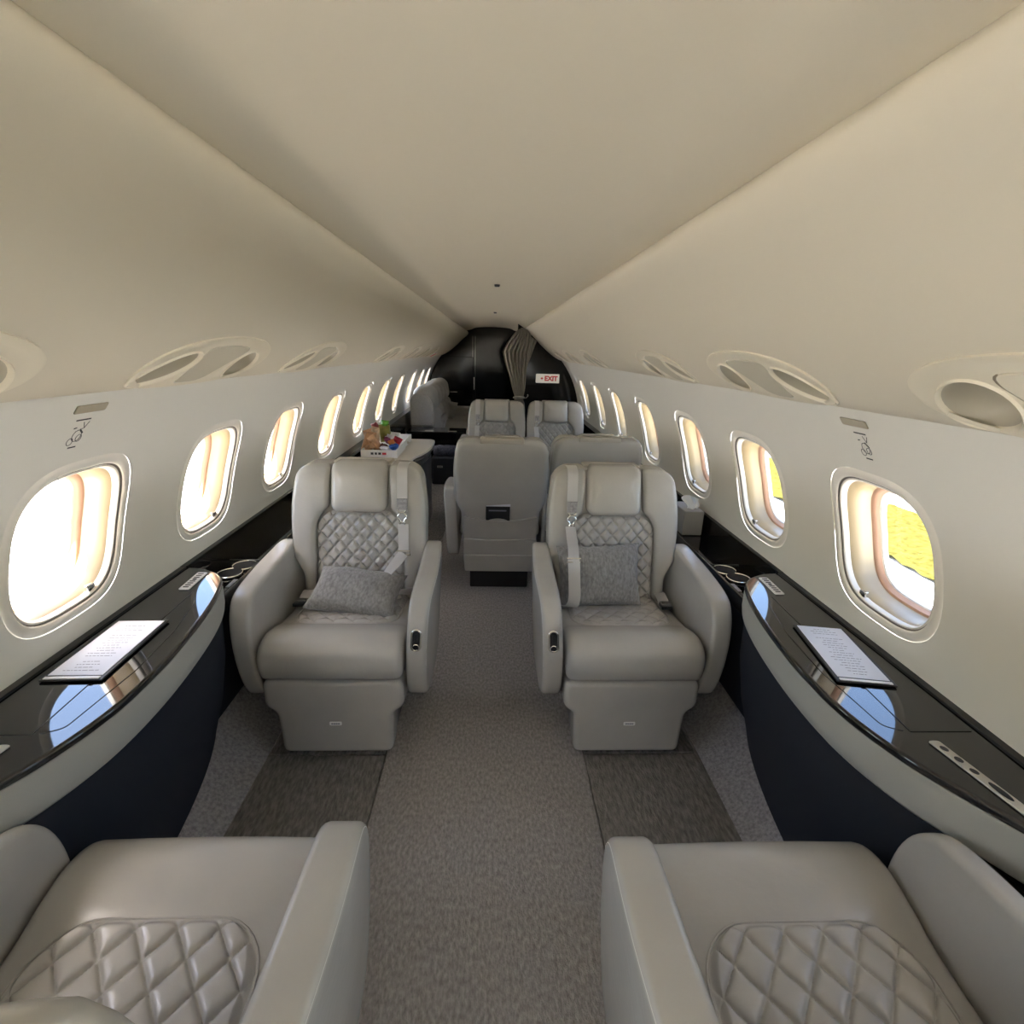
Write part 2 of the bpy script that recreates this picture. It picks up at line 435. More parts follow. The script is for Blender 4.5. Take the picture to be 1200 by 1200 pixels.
# ------------------------------------------------------------------ overhead service units set into the side panels
def ring_map(outs, mapf, cap=True):
    V = []; F = []; N = len(outs[0][0])
    for pts, h in outs: V += [mapf(a, b, h) for a, b in pts]
    for s in range(len(outs)-1):
        for j in range(N): F.append((s*N+j, s*N+(j+1) % N, s*N+N+(j+1) % N, s*N+N+j))
    if cap: F.append(tuple(range((len(outs)-1)*N, len(outs)*N)))
    return V, F
def ell(cx, cy, a, b, rot, n=32): return [(cx+a*cos(2*pi*k/n)*cos(rot)-b*sin(2*pi*k/n)*sin(rot), cy+a*cos(2*pi*k/n)*sin(rot)+b*sin(2*pi*k/n)*cos(rot)) for k in range(n)]
def scale_pts(p, s, d=0):
    cx = sum(a for a, b in p)/len(p); cy = sum(b for a, b in p)/len(p); return [(cx+(a-cx)*s, cy+(b-cy)*s+d) for a, b in p]
for side in (-1, 1):
    for oi, oc in enumerate(OV if side < 0 else OV[:6]):
        where = (('above the near couch-side seat with bare cushion', 'above the couch-side console and its menu', 'above the seat with the twisted belt', 'above the beige table and snack trays', 'between the snack trays and the couch', 'above the near end of the couch', 'above the middle of the couch') if side < 0 else
                 ('above the exit-side seat with bare cushion', 'above the exit-side console and its menu', 'above the seat with the upright cushion', 'above the club seats seen from behind', 'above the far window-side club seat', 'next to the exit bulkhead'))[oi]
        t = thing('overhead_service_unit', 'oval cream overhead unit with two hollow bowls '+where, 'service unit', (0, 0, 0), 0, 'oval overhead service units')
        mp = lambda a, b, h, side=side, oc=oc: panel(side, oc+a, b, h)
        tc = (OT0+OT1)/2
        bl = [ell(-.180, tc-.012, .086, .056, .70), ell(.180, tc-.012, .086, .056, -.70)]
        cp = round_poly([(-.112, OT1-.040), (-.05, OT1-.030), (.05, OT1-.030), (.112, OT1-.040), (.050, OT0+.020), (-.050, OT0+.020)], [.03, .06, .06, .03, .03, .03])
        ex = [(-.25+.5*i/20, OT0+(OT1-OT0)*j/12) for i in range(21) for j in range(13)]
        o0, o1, o2 = oval(.004), oval(-.006), oval(-.014)
        rim = ring_map([(o0, -.002), (o0, .004), (o1, .006), (o2, .002)], mp, False)
        pl = plate_with_holes(o2, bl+[cp], mp, .002, [e for e in ex if (e[0]/.245)**2+((e[1]-tc)/.098)**2 < .95])
        mk('plate', *join(rim, pl), 'psu', t, angle=60)
        for k, b in enumerate(bl):
            sh = .012*(1 if k == 0 else -1)
            def shr(s, dx): return [(x+dx, y) for x, y in scale_pts(b, s)]
            bo = mk('light_bowl' if k else 'air_bowl', *ring_map([(b, .002), (shr(.96, 0), -.004), (shr(.93, sh*.3), -.018), (shr(.80, sh), -.036), (shr(.5, sh*1.5), -.045)], mp), 'bowl', t)
            mk('rim', *ring_map([(scale_pts(b, 1.09), .002), (scale_pts(b, 1.05), .006), (scale_pts(b, .99), .003), (scale_pts(b, .97), -.003)], mp, False), 'psu', bo)
        mk('centre_panel', *ring_map([(cp, -.006), (scale_pts(cp, .965), -.006), (scale_pts(cp, .965), .0015), (scale_pts(cp, .94), .003)], mp), 'grille' if oc > 1 else 'psu', t, angle=30)

# placards and grips just under the panel edge
def on_wall(side, y, z, h): return (side*(wallx(z)-h), y, z)
for side in (-1, 1):
    yy = 1.16 if side < 0 else 1.205
    nm = 'beside the couch-side window' if side < 0 else 'above the window that shows grass'
    wm = lambda a, b, d, side=side, yy=yy: on_wall(side, yy-side*a, 1.300+b, d)
    # a runs toward the camera side, b up
    o = mk('hand_grip', *prism(rrect(.045, .009, .004, 3, 0, .055), .001, .006, .002, 2, wm), 'grip')
    tag(o, 'flat tan grip tab under the cream side panel, '+nm, 'grip')
    pl = thing('oxygen_placard', 'small black line drawing placard below the tan grip, '+nm, 'placard', (0, 0, 0))
    def line(a0, b0, a1, b1, w=.0011):
        d = Vector((a1-a0, b1-b0)).normalized(); n = Vector((-d.y, d.x))*w/2
        return prism([(a0-n.x, b0-n.y), (a1-n.x, b1-n.y), (a1+n.x, b1+n.y), (a0+n.x, b0+n.y)], .0006, .0012, 0, 1, wm)
    sg = -side
    mk('text_line', *line(-.022, .030, .020, .030, .003), 'inkd', pl)
    mk('text_line', *line(-.012, -.032, .010, -.032, .003), 'inkd', pl)
    ls = [line(-.010, .004, .012, .010), line(.012, .010, .020, .024), line(.004, .024, .012, .010), line(-.018, .012, -.010, .013, .0025), line(.002, .008, .014, -.002, .0035)]
    for (cx, cy, r) in ((0, -.006, .013), (-.014, -.018, .008), (.008, -.012, .008)):
        pts = [(cx+r*cos(2*pi*k/14), cy+r*sin(2*pi*k/14)) for k in range(14)]
        ls += [line(*pts[k], *pts[(k+1) % 14]) for k in range(14)]
    mk('drawing', *join(*ls), 'inkd', pl, kind='stuff')

# ceiling sensors
for yy, wh in ((3.15, 'above the booklet seat'), (5.4, 'towards the curtain')):
    o = mk('ceiling_sensor', *lathe([(0, .0), (.012, 0), (.016, .004), (.016, .012)], 16, lambda x, y, z, yy=yy: (.02+x, yy+y, 1.838+z)), 'satin')
    tag(o, 'tiny dark round sensor on the ceiling centre line '+wh, 'sensor', 'ceiling sensors')

# ------------------------------------------------------------------ side consoles with fold-out tables
XB = catmull([(1.715, 1.07), (1.70, 1.0), (1.65, .925), (1.58, .888), (1.46, .853), (1.30, .825), (1.12, .808), (.96, .812), (.82, .848), (.71, .905), (.63, .952), (.54, 1.0), (.40, 1.045), (.25, 1.07)], 6)
def text_lines(hw, y0, y1, n, z, mir=1, rnd=None):
    rnd = rnd or random; parts = []
    for i in range(n):
        y = y1-(y1-y0)*(i+.5)/n; L = hw*rnd.uniform(.35, .9); x = -L
        if i in (0,): L = hw*.5; x = -L
        if rnd.random() < .15: continue
        while x < L-.003:
            l = rnd.uniform(.004, .014); e = min(L, x+l)
            parts.append(box(x, e, y-.0011, y+.0011, z, z+.0003, .0002, 1)); x = e+.002
    return join(*parts)
for side in (-1, 1):
    sn = 'couch' if side < 0 else 'exit bulkhead'
    t = thing('side_console', 'curved black lacquer table console with grey leather band and navy front, '+('couch side' if side < 0 else 'exit bulkhead side'), 'console', (side*.9, 1.0, 0))
    def P(y, x, z): return (side*x-side*.9, y-1.0, z)
    def offset_curve(d): return [(y, x+d) for y, x in XB]
    N = len(XB)
    ZT = .735
    top = [(y, x) for y, x in XB]+[(.25, 1.086), (1.715, 1.086)]
    def pmap(a, b, d): return P(a, b, d)
    mk('top', *prism(top, ZT-.022, ZT, .008, 4, pmap), 'gloss', t, angle=35)
    bandp = [(y, x+.014+.02*max(0, (y-1.6)/.1)) for y, x in XB]+[(.25, 1.046), (1.72, 1.046)]
    # leather band: a curved strip with rounded lower lip
    rows = [(.012, .716), (.004, .712), (.002, .700), (.003, .650), (.008, .622), (.018, .612), (.05, .608)]
    V = [P(y, x+dx, z) for dx, z in rows for y, x in XB]; F = [(r*N+i, r*N+i+1, (r+1)*N+i+1, (r+1)*N+i) for r in range(len(rows)-1) for i in range(N-1)]
    mk('leather_band', V, F, 'band', t)
    rows = [(.020, .61), (.028, .45), (.06, .28), (.105, .13), (.12, .05)]
    Y2 = [(y, x) for y, x in XB if y > .70]; n2 = len(Y2)
    V = [P(y, min(x, 1.03)+dx, z) for dx, z in rows for y, x in Y2]; F = [(r*n2+i, r*n2+i+1, (r+1)*n2+i+1, (r+1)*n2+i) for r in range(len(rows)-1) for i in range(n2-1)]
    mk('front_panel', V, F, 'navy', t)
    mk('front_panel', *xf(box(.945, .955, -.4, .695, .06, .53, .004), lambda x, y, z: P(y, x, z)), 'navy', t)
    # lids let into the top
    lid = [(.88, .915), (1.52, .945), (1.52, 1.056), (.88, 1.056)]
    mk('table_lid', *prism(round_poly(lid, .006, 3), ZT-.004, ZT+.0016, .001, 2, pmap), 'gloss', t)
    mk('edge_lid', *prism(round_poly([(.90, .866), (1.10, .852), (1.28, .866), (1.44, .90), (1.50, .930), (.88, .906)], .012, 3), ZT-.004, ZT+.0014, .001, 2, pmap), 'gloss', t)
    mk('wall_rail', *prism([(y, x) for y, x in ((.25, 1.068), (1.72, 1.068), (1.72, 1.095), (.25, 1.095))], ZT-.02, ZT+.006, .003, 2, pmap), 'satin', t)
    # small key panel at the far end
    kp = mk('key_panel', *prism(rrect(.066, .017, .005, 3), 0, .004, .0015, 2, lambda a, b, d: P(1.595+a, .985+b+.06*a, ZT+.001+d)), 'whitep', t)
    ks = []
    for i in range(8):
        if i == 4: ks.append(prism(rrect(.006, .006, .002, 2, -.05+.0145*i, 0), .004, .0046, 0, 1, lambda a, b, d: P(1.595+a, .985+b+.06*a, ZT+.001+d)))
        else: ks.append(prism(rrect(.0032, .009, .001, 2, -.05+.0145*i, 0), .004, .0046, 0, 1, lambda a, b, d: P(1.595+a, .985+b+.06*a, ZT+.001+d)))
    for k in ks: mk('key', *k, 'inkd', kp)
    # nickel control strip at the near end
    def cs(a, b, d): 
        return P(.85-.40*a, .937+.058*a+b, ZT+.001+d)
    sp = mk('control_strip', *prism(round_poly([(0, -.010), (1, -.010), (1, .014), (0, .014)], .012, 4), 0, .004, .0015, 2, cs), 'nickel', t)
    for i, (a, l) in enumerate([(.06, .02), (.135, .02), (.21, .02), (.33, .055), (.46, .02), (.54, .02), (.62, .02), (.70, .02), (.80, .04), (.9, .02)]):
        pts = [(a+l*cos(2*pi*k/16), .002+.0065*sin(2*pi*k/16)) for k in range(16)]
        mk('button', *prism(pts, .0035, .0052 if i % 2 else .0046, .0004, 1, cs), 'satin' if i < 4 else 'chrome', sp)

    # low ledges beside the seats, with a lip rail, back panel and navy side
    for (a, b, what) in ((1.60, 3.0, 'beside the seat with the cushion'), (-2.3, .83, 'beside the seats whose cushions are bare')):
        lg = t
        def Q(x, y, z): return P(y, x, z)
        zl = .645 if a > 1 else .60
        xl = .940 if a > 1 else .955
        mk('shelf', *xf(box(xl, 1.08, a, b, zl-.03, zl, .004), Q), 'gloss', lg)
        mk('lip', *xf(box(xl-.014, xl+.002, a, b, zl-.05, zl+.010, .006, 3), Q), 'gloss', lg)
        if a > 1: mk('back_panel', *xf(box(1.068, 1.092, a+.1, b, zl-.03, .742, .003), Q), 'glossb', lg)
        rws = [(0, zl-.045), (.012, .45), (.04, .28), (.08, .13), (.095, .04)]
        mk('side_panel', *grid(lambda u, v: Q(xl+lerp_tab([(i/4, r[0]) for i, r in enumerate(rws)], v), a+(b-a)*u, lerp_tab([(i/4, r[1]) for i, r in enumerate(rws)], v)), 1, 4), 'navy', t)
        if a > 1:
            mk('divider', *xf(box(.942, 1.068, 1.985, 1.990, zl, zl+.004, .001, 1), Q), 'satin', lg)
            # twin cup holder
            c1, c2, r = (.978, 1.925), (1.000, 1.846), .045
            ang = atan2(c2[1]-c1[1], c2[0]-c1[0]); dd = math.hypot(c2[0]-c1[0], c2[1]-c1[1]); al = math.acos(dd/2/r)
            pts = [(c1[0]+r*cos(ang+al+(2*pi-2*al)*k/22), c1[1]+r*sin(ang+al+(2*pi-2*al)*k/22)) for k in range(23)]
            pts += [(c2[0]+r*cos(ang+pi+al+(2*pi-2*al)*k/22), c2[1]+r*sin(ang+pi+al+(2*pi-2*al)*k/22)) for k in range(1, 22)]
            ch = mk('cup_holder', *xf(prism(pts, zl+.0005, zl+.003, 0, 1, 'z'), Q), 'navyd', lg)
            mk('chrome_ring', *xf(tube([(x, y, zl+.006) for x, y in pts], .0032, 8, True), Q), 'chrome', ch)
            pl = mk('label_plate', *xf(box(.946, .962, 1.735, 1.80, zl, zl+.003, .001), Q), 'carpets', lg)
        else:
            parts = []
            rr = random.Random(3)
            for i in range(6):
                x = .966+.009*i; y = .66-.03*abs(i-2)
                y0 = .36+.02*(i % 3)
                while y > y0:
                    l = rr.uniform(.01, .03); parts.append(box(x-.0022, x+.0022, max(y0, y-l), y, zl+.0005, zl+.001, .0003, 1)); y -= l+.006
            mk('printed_notice', *xf(join(*parts), Q), 'ink', lg, kind='stuff')

    # menu board
    cx, cy = (.953, 1.172) if side > 0 else (.972, 1.185)
    mb = thing('menu_board', 'printed white menu on a black board, lying on the '+sn+' side console', 'menu', (side*cx, cy, ZT+.0035), side*-.16 if side > 0 else .03)
    W2, H2 = .064, .136
    mk('board', *box(-W2-.006, W2+.006, -H2, H2+.004, 0, .005, .002), 'blackl', mb)
    mk('paper', *box(-W2+.002, W2-.003, -H2+.018, H2-.002, .005, .0062, .0004, 1), 'paper', mb)
    mk('printed_text', *text_lines(.046, -H2+.03, H2-.012, 19, .0062, rnd=random.Random(5+side)), 'ink', mb, kind='stuff')
    mk('clip_bar', *box(-W2+.002, W2-.003, -H2+.003, -H2+.012, .005, .0075, .001), 'whitep', mb)
# black dado strip that runs on along the far windows
for side, b in ((-1, 8.88), (1, 6.5)):
    tn = 3 if side < 0 else 4
    mk('baseboard_left' if side < 0 else 'baseboard_right', *xf(box(1.02, 1.10, 3.0, b, .0, .742, .004), lambda x, y, z: (side*x, y, z)), 'glossb', kind='structure')

# ------------------------------------------------------------------ leather club seats (local: front faces -y, floor at 0, cushion front at y = 0)
def back_y(z): return .505+(z-.45)*.165
def quilt_h(u, v, du, dv, H):
    a, b = u/du+v/dv, u/du-v/dv
    fa, fb = abs(a-round(a)), abs(b-round(b))
    e = min(fa, fb); g = 1-math.exp(-e*11)
    dip = 0
    for f in (fa, fb):
        if f < .09: dip = max(dip, (1-f/.09)**1.5)
    return H*(.25+.75*g)-.0022*dip
def quilt_panel(hw, v0, v1, rt, du, dv, H, mapf, nu=56, nv=64, rb=0):
    """arch-topped quilted pad: rows across u, v from v0 to v1, corners rounded by rt at the top (and rb at the bottom)"""
    def w(v):
        r = hw
        if v > v1-rt: r = hw-rt+sqrt(max(0, rt*rt-(v-(v1-rt))**2)) if rt <= hw else hw*sqrt(max(0, 1-((v-(v1-rt))/rt)**2))
        if rb and v < v0+rb: r = min(r, hw-rb+sqrt(max(0, rb*rb-(v0+rb-v)**2)))
        return max(r, .002)
    vs = []
    for j in range(nv+1):
        t = j/nv; vs.append(v0+(v1-v0)*(t if t < .8 else .8+.2*sin((t-.8)/.2*pi/2)) if True else 0)
    V = []; F = []
    for j, v in enumerate(vs):
        ww = w(v)
        for i in range(nu+1):
            s = -1+2*i/nu; s = s*(1.5-.5*s*s) if abs(s) < 1 else s
            u = s*ww
            ed = min(ww-abs(u), v1-v, (v-v0) if rb else 1)
            k = smoothstep(ed/.016)
            V.append(mapf(u, v, quilt_h(u, v, du, dv, H)*k+(.001 if k > 0 else -.004)))
    for j in range(nv):
        for i in range(nu): F.append((j*(nu+1)+i, j*(nu+1)+i+1, (j+1)*(nu+1)+i+1, (j+1)*(nu+1)+i))
    return V, F
def cush_prof():
    p = [(.47, .356), (.10, .352), (.012, .358), (-.008, .385), (-.014, .425), (-.004, .468), (.030, .496), (.085, .505), (.150, .492), (.21, .474), (.33, .458), (.45, .446), (.50, .425)]
    return catmull(p, 4, True)
def cush_z(y): return lerp_tab([(0, .478), (.03, .496), (.085, .505), (.15, .492), (.21, .474), (.33, .458), (.45, .446)], y)
def cushion(hw):
    prof = cush_prof(); N = len(prof); cy, cz = .22, .425
    secs = []
    for k in range(5): th = k/4*pi/2; secs.append((-hw+.03*(1-cos(th)), .03*(1-sin(th))))
    for x in (-.12, 0, .12): secs.append((x, 0))
    secs += [(-x, d) for x, d in reversed(secs[:5])]
    V = []; F = []
    for x, d in secs:
        q = inset(prof, d) if d > 1e-6 else prof
        crown = .006*(1-(x/hw)**2)
        V += [(x, a, b+(crown if b > .44 else 0)) for a, b in q]
    for k in range(len(secs)-1):
        for j in range(N): F.append((k*N+j, k*N+(j+1) % N, (k+1)*N+(j+1) % N, (k+1)*N+j))
    F.append(tuple(range(N))); F.append(tuple(range((len(secs)-1)*N, len(secs)*N)))
    return V, F
ARM = catmull([(.10, .237), (.045, .30), (.020, .40), (.018, .50), (.036, .58), (.074, .632), (.13, .655), (.25, .668), (.42, .682), (.53, .690), (.575, .665), (.585, .55), (.575, .35), (.54, .255), (.45, .237), (.25, .235)], 4, True)
def belt_set(t, s, loop):
    """shoulder belt hanging on the aisle side (s) of the back"""
    x = s*.188
    def yy(z): return back_y(z)-.068
    wd = (1, 0, 0)
    p1 = [(x, back_y(1.05)+.02, 1.052), (x, back_y(1.05)-.02, 1.056), (x, back_y(1.04)-.055, 1.045)]+[(x, yy(z)-.002, z) for z in (1.02, .98, .93, .88, .855)]
    bl = mk('shoulder_belt', *ribbon(catmull(p1, 4), wd, .044), 'strap', t)
    mk('belt_pad', *xf(box(-.021, .021, -.002, .002, 0, .05, .001), lambda a, b, c: (x+a, yy(.88)-.006+b, .865+c)), 'carpets', bl)
    zc = .83
    ring = [(x+.019*cos(a)*(1 if sin(a) > -.2 else .6), yy(zc)-.006, zc+.022*sin(a)) for a in [2*pi*k/20 for k in range(20)]]
    tg = mk('buckle_tongue', *tube(ring, .0036, 8, True), 'chrome', bl)
    mk('tongue_blade', *tube([(x+.010*cos(a)*1, yy(zc)-.007, zc-.040+.020*(1 if sin(a) > 0 else -1)*min(1, abs(sin(a))*1.6)) for a in [2*pi*k/16+.01 for k in range(16)]], .0032, 6, True), 'chrome', bl)
    mk('tongue_bridge', *tube([(x-.018, yy(zc)-.006, zc+.036), (x-.008, yy(zc)-.008, zc+.024), (x+.008, yy(zc)-.008, zc+.024), (x+.018, yy(zc)-.006, zc+.036)], .004, 8), 'chrome', bl)
    p2 = [(x+s*.004, yy(z)+.001-.004, z) for z in (.80, .76, .72, .675)]
    if loop == 'hang': p2 = catmull([(x+s*.004, yy(.80)-.003, .80), (x+s*.004, .435, .765), (x+s*.004, .385, .738), (x+s*.004, .358, .70)], 4)
    ae = p2[-1]
    mk('belt_lower', *ribbon(p2, wd, .044), 'strap', bl)
    ad = [(ae[0]+a, ae[1]-.003, ae[2]-.004+b) for a, b in ((-.028, -.008), (.028, -.008), (.028, .010), (-.028, .010))]
    mk('adjuster', *tube(ad, .0035, 6, True), 'chrome', bl)
    if loop == 'twist':
        p3 = [(x+s*.004, yy(.67)-.004, .67), (x-s*.02, yy(.64)-.02, .64), (x-s*.055, yy(.6)-.05, .598), (x-s*.074, yy(.57)-.075, .560), (x-s*.058, yy(.54)-.07, .530), (x-s*.02, yy(.52)-.045, .512), (x+s*.03, yy(.50)-.02, .505), (x+s*.06, yy(.49)-.01, .50)]
        wds = [(1, 0, 0), (1, 0, 0), (.8, -.3, .2), (.6, -.5, .3), (.4, -.7, .4), (.2, -.6, .7), (0, -.4, .9), (0, -.3, .9)]
        pp = catmull(p3, 4); ww = catmull(wds, 4)
        mk('belt_loop', *ribbon(pp, ww, .044), 'strap', bl)
    elif loop == 'hang':
        p3 = [(x+s*.004, .358, .70), (x+s*.002, .340, .66), (x, .322, .60), (x-s*.002, .312, .55), (x+s*.002, .315, .51), (x+s*.012, .34, .484), (x+s*.035, .40, .472), (x+s*.06, .46, .468)]
        mk('belt_loop', *ribbon(catmull(p3, 4), [(.9, -.25, 0)]*(7*4+1), .048), 'strap', bl)
def lap_belt(t, s, dy=0, bm='satin'):
    """short strap and buckle coming up at the wall side"""
    x = -s*.225
    b = mk('lap_belt', *ribbon(catmull([(x, .50+dy, .47), (x+s*.005, .46+dy, .485), (x+s*.012, .40+dy, .488), (x+s*.016, .35+dy, .482)], 4), (1, 0, .1), .045), 'strap', t)
    def R(a, bb, c): return (x+s*.018+a*.96+bb*.1, .335+dy+bb, .482+c-.15*bb)
    bk = mk('buckle', *xf(box(-.024, .024, -.03, .03, 0, .016, .004, 3), R), bm, b)
    mk('buckle_lid', *xf(box(-.023, .023, -.005, .030, .016, .020, .002), R), 'chrome', bk)
def make_seat(label, loc, rz, s, front=True, rear=False, belt='twist', lap=True, group=None, quilt_near=False, rec=0, arms=((-1, .256, .328), (1, .256, .328)), ao=0):
    t = thing('club_seat', label, 'seat', loc, rz, group)
    # base
    mk('pedestal', *box(-.19, .19, .13, .50, .0, .33, .01), 'satin', t)
    # leg rest
    ol = round_poly([(-.253, .345), (-.253, .235), (-.212, .205), (-.205, .028), (.205, .028), (.212, .205), (.253, .235), (.253, .345)], [.035, .03, .02, .03, .03, .02, .03, .035], 5)
    fr = mk('leg_rest', *prism(ol, .012, .115, .022, 5, 'y'), 'leather', t)
    if front:
        tg = mk('badge', *prism(rrect(.022, .0075, .003, 3, .0, .165), .010, .0125, 0, 1, 'y'), 'whitep', fr)
        for i in range(4): mk('letter_block', *prism(rrect(.0035, .0028, .0006, 2, -.012+.008*i, .165), .0092, .0102, 0, 1, 'y'), 'ink', tg)
    cu = mk('seat_cushion', *cushion(.254), 'leather', t, angle=80)
    nu, nv = (190, 160) if quilt_near else (100, 90)
    sq = lambda u, v, h: (u, .50-v, cush_z(.50-v)+.005*(1-(u/.25)**2)+h)
    mk('quilted_seat_pad', *quilt_panel(.20, 0, .325, .10, .074, .088, .013, sq, nu, nv), 'quilt', t, angle=80)
    seam = [(u, .50-v, cush_z(.50-v)+.005*(1-(u/.25)**2)+.001) for u, v in [(-.203, 0), (-.203, .225)]+[(-.101-.102*cos(k/8*pi/2)*1.0, .227+.10*sin(k/8*pi/2)) for k in range(1, 9)]+[(.101+.102*sin(k/8*pi/2), .227+.10*cos(k/8*pi/2)) for k in range(0, 9)]+[(.203, 0)]]
    mk('pad_piping', *tube(seam, .0028, 6), 'leather', cu)
    # arms
    for k, d0, d1 in arms:
        f = lambda a, b, d, k=k: (k*(d+.045*(b-.24)+.012*sin(max(0, min(1, a/.55))*pi)*(1 if d > .30 else .3)), a+ao*(1-a/.6), b)
        if d1 < .312: f = lambda a, b, d, k=k: (k*d, a+ao*(1-a/.6), b)
        ar = mk('armrest', *prism(ARM, d0, d1, min(.016, (d1-d0)*.45), 5, f, cap=.04), 'leather', t, angle=70)
        st = inset(ARM, .010)
        path = [f(a, b, d1-.0025) for a, b in st[8:36]]
        mk('stitch_line', *tube(path, .0014, 5), 'stitch', ar)
        if k == s and front:
            def cm(a, b, d): # on the sloping front face of the aisle arm
                y = lerp_tab([(.40, .020), (.45, .0185), (.50, .018), (.58, .036)], .51+b)
                return (k*(.292+.045*(.51+b-.24)+a), y-d, .51+b)
            cc = mk('seat_control', *prism(rrect(.0195, .042, .019, 6), -.004, .005, .003, 3, cm), 'chrome', ar)
            mk('control_slot', *prism(rrect(.0135, .036, .013, 6), .0045, .006, .0008, 2, cm), 'satin', cc)
            mk('control_slider', *prism(rrect(.004, .014, .003, 4, 0, .013), .006, .010, .0015, 2, cm), 'navyd', cc)
            mk('control_button', *tube([cm(.0115*cos(q), -.0225+.0115*sin(q), .0065) for q in [2*pi*i/18 for i in range(18)]], .0022, 6, True), 'chrome', cc)
    # backrest
    sh = lambda a, b, d: (a, d+back_y(b), b)
    shell = round_poly([(-.225, .30), (.225, .30), (.235, .56), (.268, .62), (.278, .86), (.262, 1.045), (-.262, 1.045), (-.278, .86), (-.268, .62), (-.235, .56)], [.02, .02, .05, .04, .1, .085, .085, .1, .04, .05], 7)
    bk = mk('backrest', *prism(shell, -.005, .112, .035, 6, sh, r0=.012, cap=.05), 'leather', t, angle=70)
    for k in (-1, 1):
        bo = [(.122, 1.048), (.128, .95), (.134, .855), (.155, .838), (.184, .790), (.190, .70), (.190, .45), (.238, .43), (.240, .56), (.262, .605), (.280, .64), (.285, .80), (.280, .90), (.258, 1.02), (.215, 1.048)]
        bo = round_poly(bo, [.028, .05, .04, .03, .05, .1, .023, .023, .04, .02, .03, .1, .1, .05, .04], 4)
        f = lambda a, b, d, k=k: (k*a, d+back_y(b)-.012*smoothstep((a-.13)/.09)*smoothstep((b-.45)/.3)+.03*smoothstep((b-.97)/.09), b)
        mk('side_bolster', *prism(bo, .06, -.048, .020, 6, f, r0=.002, cap=.022), 'leather', t, angle=70)
    hr = rrect(.119, .108, .034, 6, 0, .950)
    hf = lambda a, b, d: (a, d+back_y(b)+.035*smoothstep((b-.985)/.085)-.010*(1-(a/.119)**2), b)
    hd = mk('headrest', *prism(hr, .02, -.056, .026, 6, hf, r0=.004, cap=.02), 'leather', t, angle=70)
    bq = lambda u, v, h: (u, back_y(v)-.012-h*1.2-.010*(1-(u/.19)**2), v)
    mk('quilted_back_pad', *quilt_panel(.192, .45, .842, .085, .056, .068, .016, bq, nu, nv+8), 'quilt', t, angle=80)
    if front and belt: belt_set(t, s, belt)
    if lap and (front or (quilt_near and s == 1)): lap_belt(t, s, 0 if front else .035, 'satin' if front else 'whitep')
    # rear: wrap of the headrest, pockets and kick panel
    mk('headrest_wrap', *prism(rrect(.126, .017, .010, 4, 0, 1.036), .03, .118, .010, 4, sh), 'headtan', t)
    if rear:
        def rp(a, b, d): return (a, back_y(b)+.112+d, b)
        pk = round_poly([(-.222, .30), (.222, .30), (.226, .545), (.12, .522), (0, .515), (-.12, .522), (-.226, .545)], [.01, .01, .012, .05, .1, .05, .012], 4)
        po = mk('literature_pocket', *prism(pk, -.02, .022, .008, 3, cap=.04, f=lambda a, b, d: rp(a, b, d*(1+.35*cos(a/.23*pi/2)))), 'leather', t)
        mk('pocket_hem', *tube([rp(a, .515+.030*(a/.226)**2, .022+.008*cos(a/.23*pi/2)) for a in [-.22+.44*i/16 for i in range(17)]], .005, 6), 'leather', po)
        mk('lower_pocket', *prism(round_poly([(-.224, .27), (.224, .27), (.224, .395), (0, .388), (-.224, .395)], [.01, .01, .01, .1, .01], 4), -.02, .038, .006, 3, rp), 'leather', t)
        mk('kick_panel', *prism(round_poly([(-.218, .165), (.218, .165), (.226, .285), (-.226, .285)], .012, 4), -.03, .046, .008, 3, rp), 'leather', t)
    for ob in list(t.children_recursive):
        if ob.name.split('.')[0] in ('pedestal', 'leg_rest', 'badge', 'letter_block', 'seat_cushion', 'quilted_seat_pad', 'pad_piping', 'armrest', 'stitch_line', 'lap_belt', 'buckle', 'buckle_lid') or ob.name.startswith(('seat_control', 'control_')): continue
        for v in ob.data.vertices:
            if v.co.z > .45: v.co.y += (v.co.z-.45)*rec; v.co.z = .45+(v.co.z-.45)*.95
    return t
make_seat('grey leather club seat holding a flat lying cushion, twisted belt on its back', (-.560, 1.58, 0), 0, 1)
make_seat('grey leather club seat holding an upright cushion behind a hanging belt', (.537, 1.575, 0), 0, -1, belt='hang')
make_seat('grey leather club seat with bare cushion, beside the couch-side console', (-.588, .865, 0), pi, -1, front=False, quilt_near=True, rec=.04, ao=.03, arms=((1, .256, .290), (-1, .256, .336)))
make_seat('grey leather club seat with bare cushion, beside the exit-side console', (.588, .838, 0), pi, 1, front=False, quilt_near=True, rec=.22, ao=.045, arms=((-1, .256, .306), (1, .256, .336)))
make_seat('grey club seat seen from behind with a dark booklet in its pocket', (.062, 3.58, 0), pi, -1, front=False, rear=True, arms=((1, .256, .328), (-1, .258, .282)))
make_seat('grey club seat seen from behind, between the booklet seat and the window wall', (.642, 3.70, 0), pi, -1, front=False, rear=True, arms=((-1, .256, .318),))
make_seat('far grey club seat facing aft beside the aisle, behind the booklet seat', (.052, 4.56, 0), 0, -1, belt='hang', lap=False, arms=((-1, .256, .328), (1, .258, .280)))
make_seat('far grey club seat facing aft next to the window wall', (.632, 4.56, 0), 0, -1, belt='hang', lap=False, arms=((1, .256, .318),))

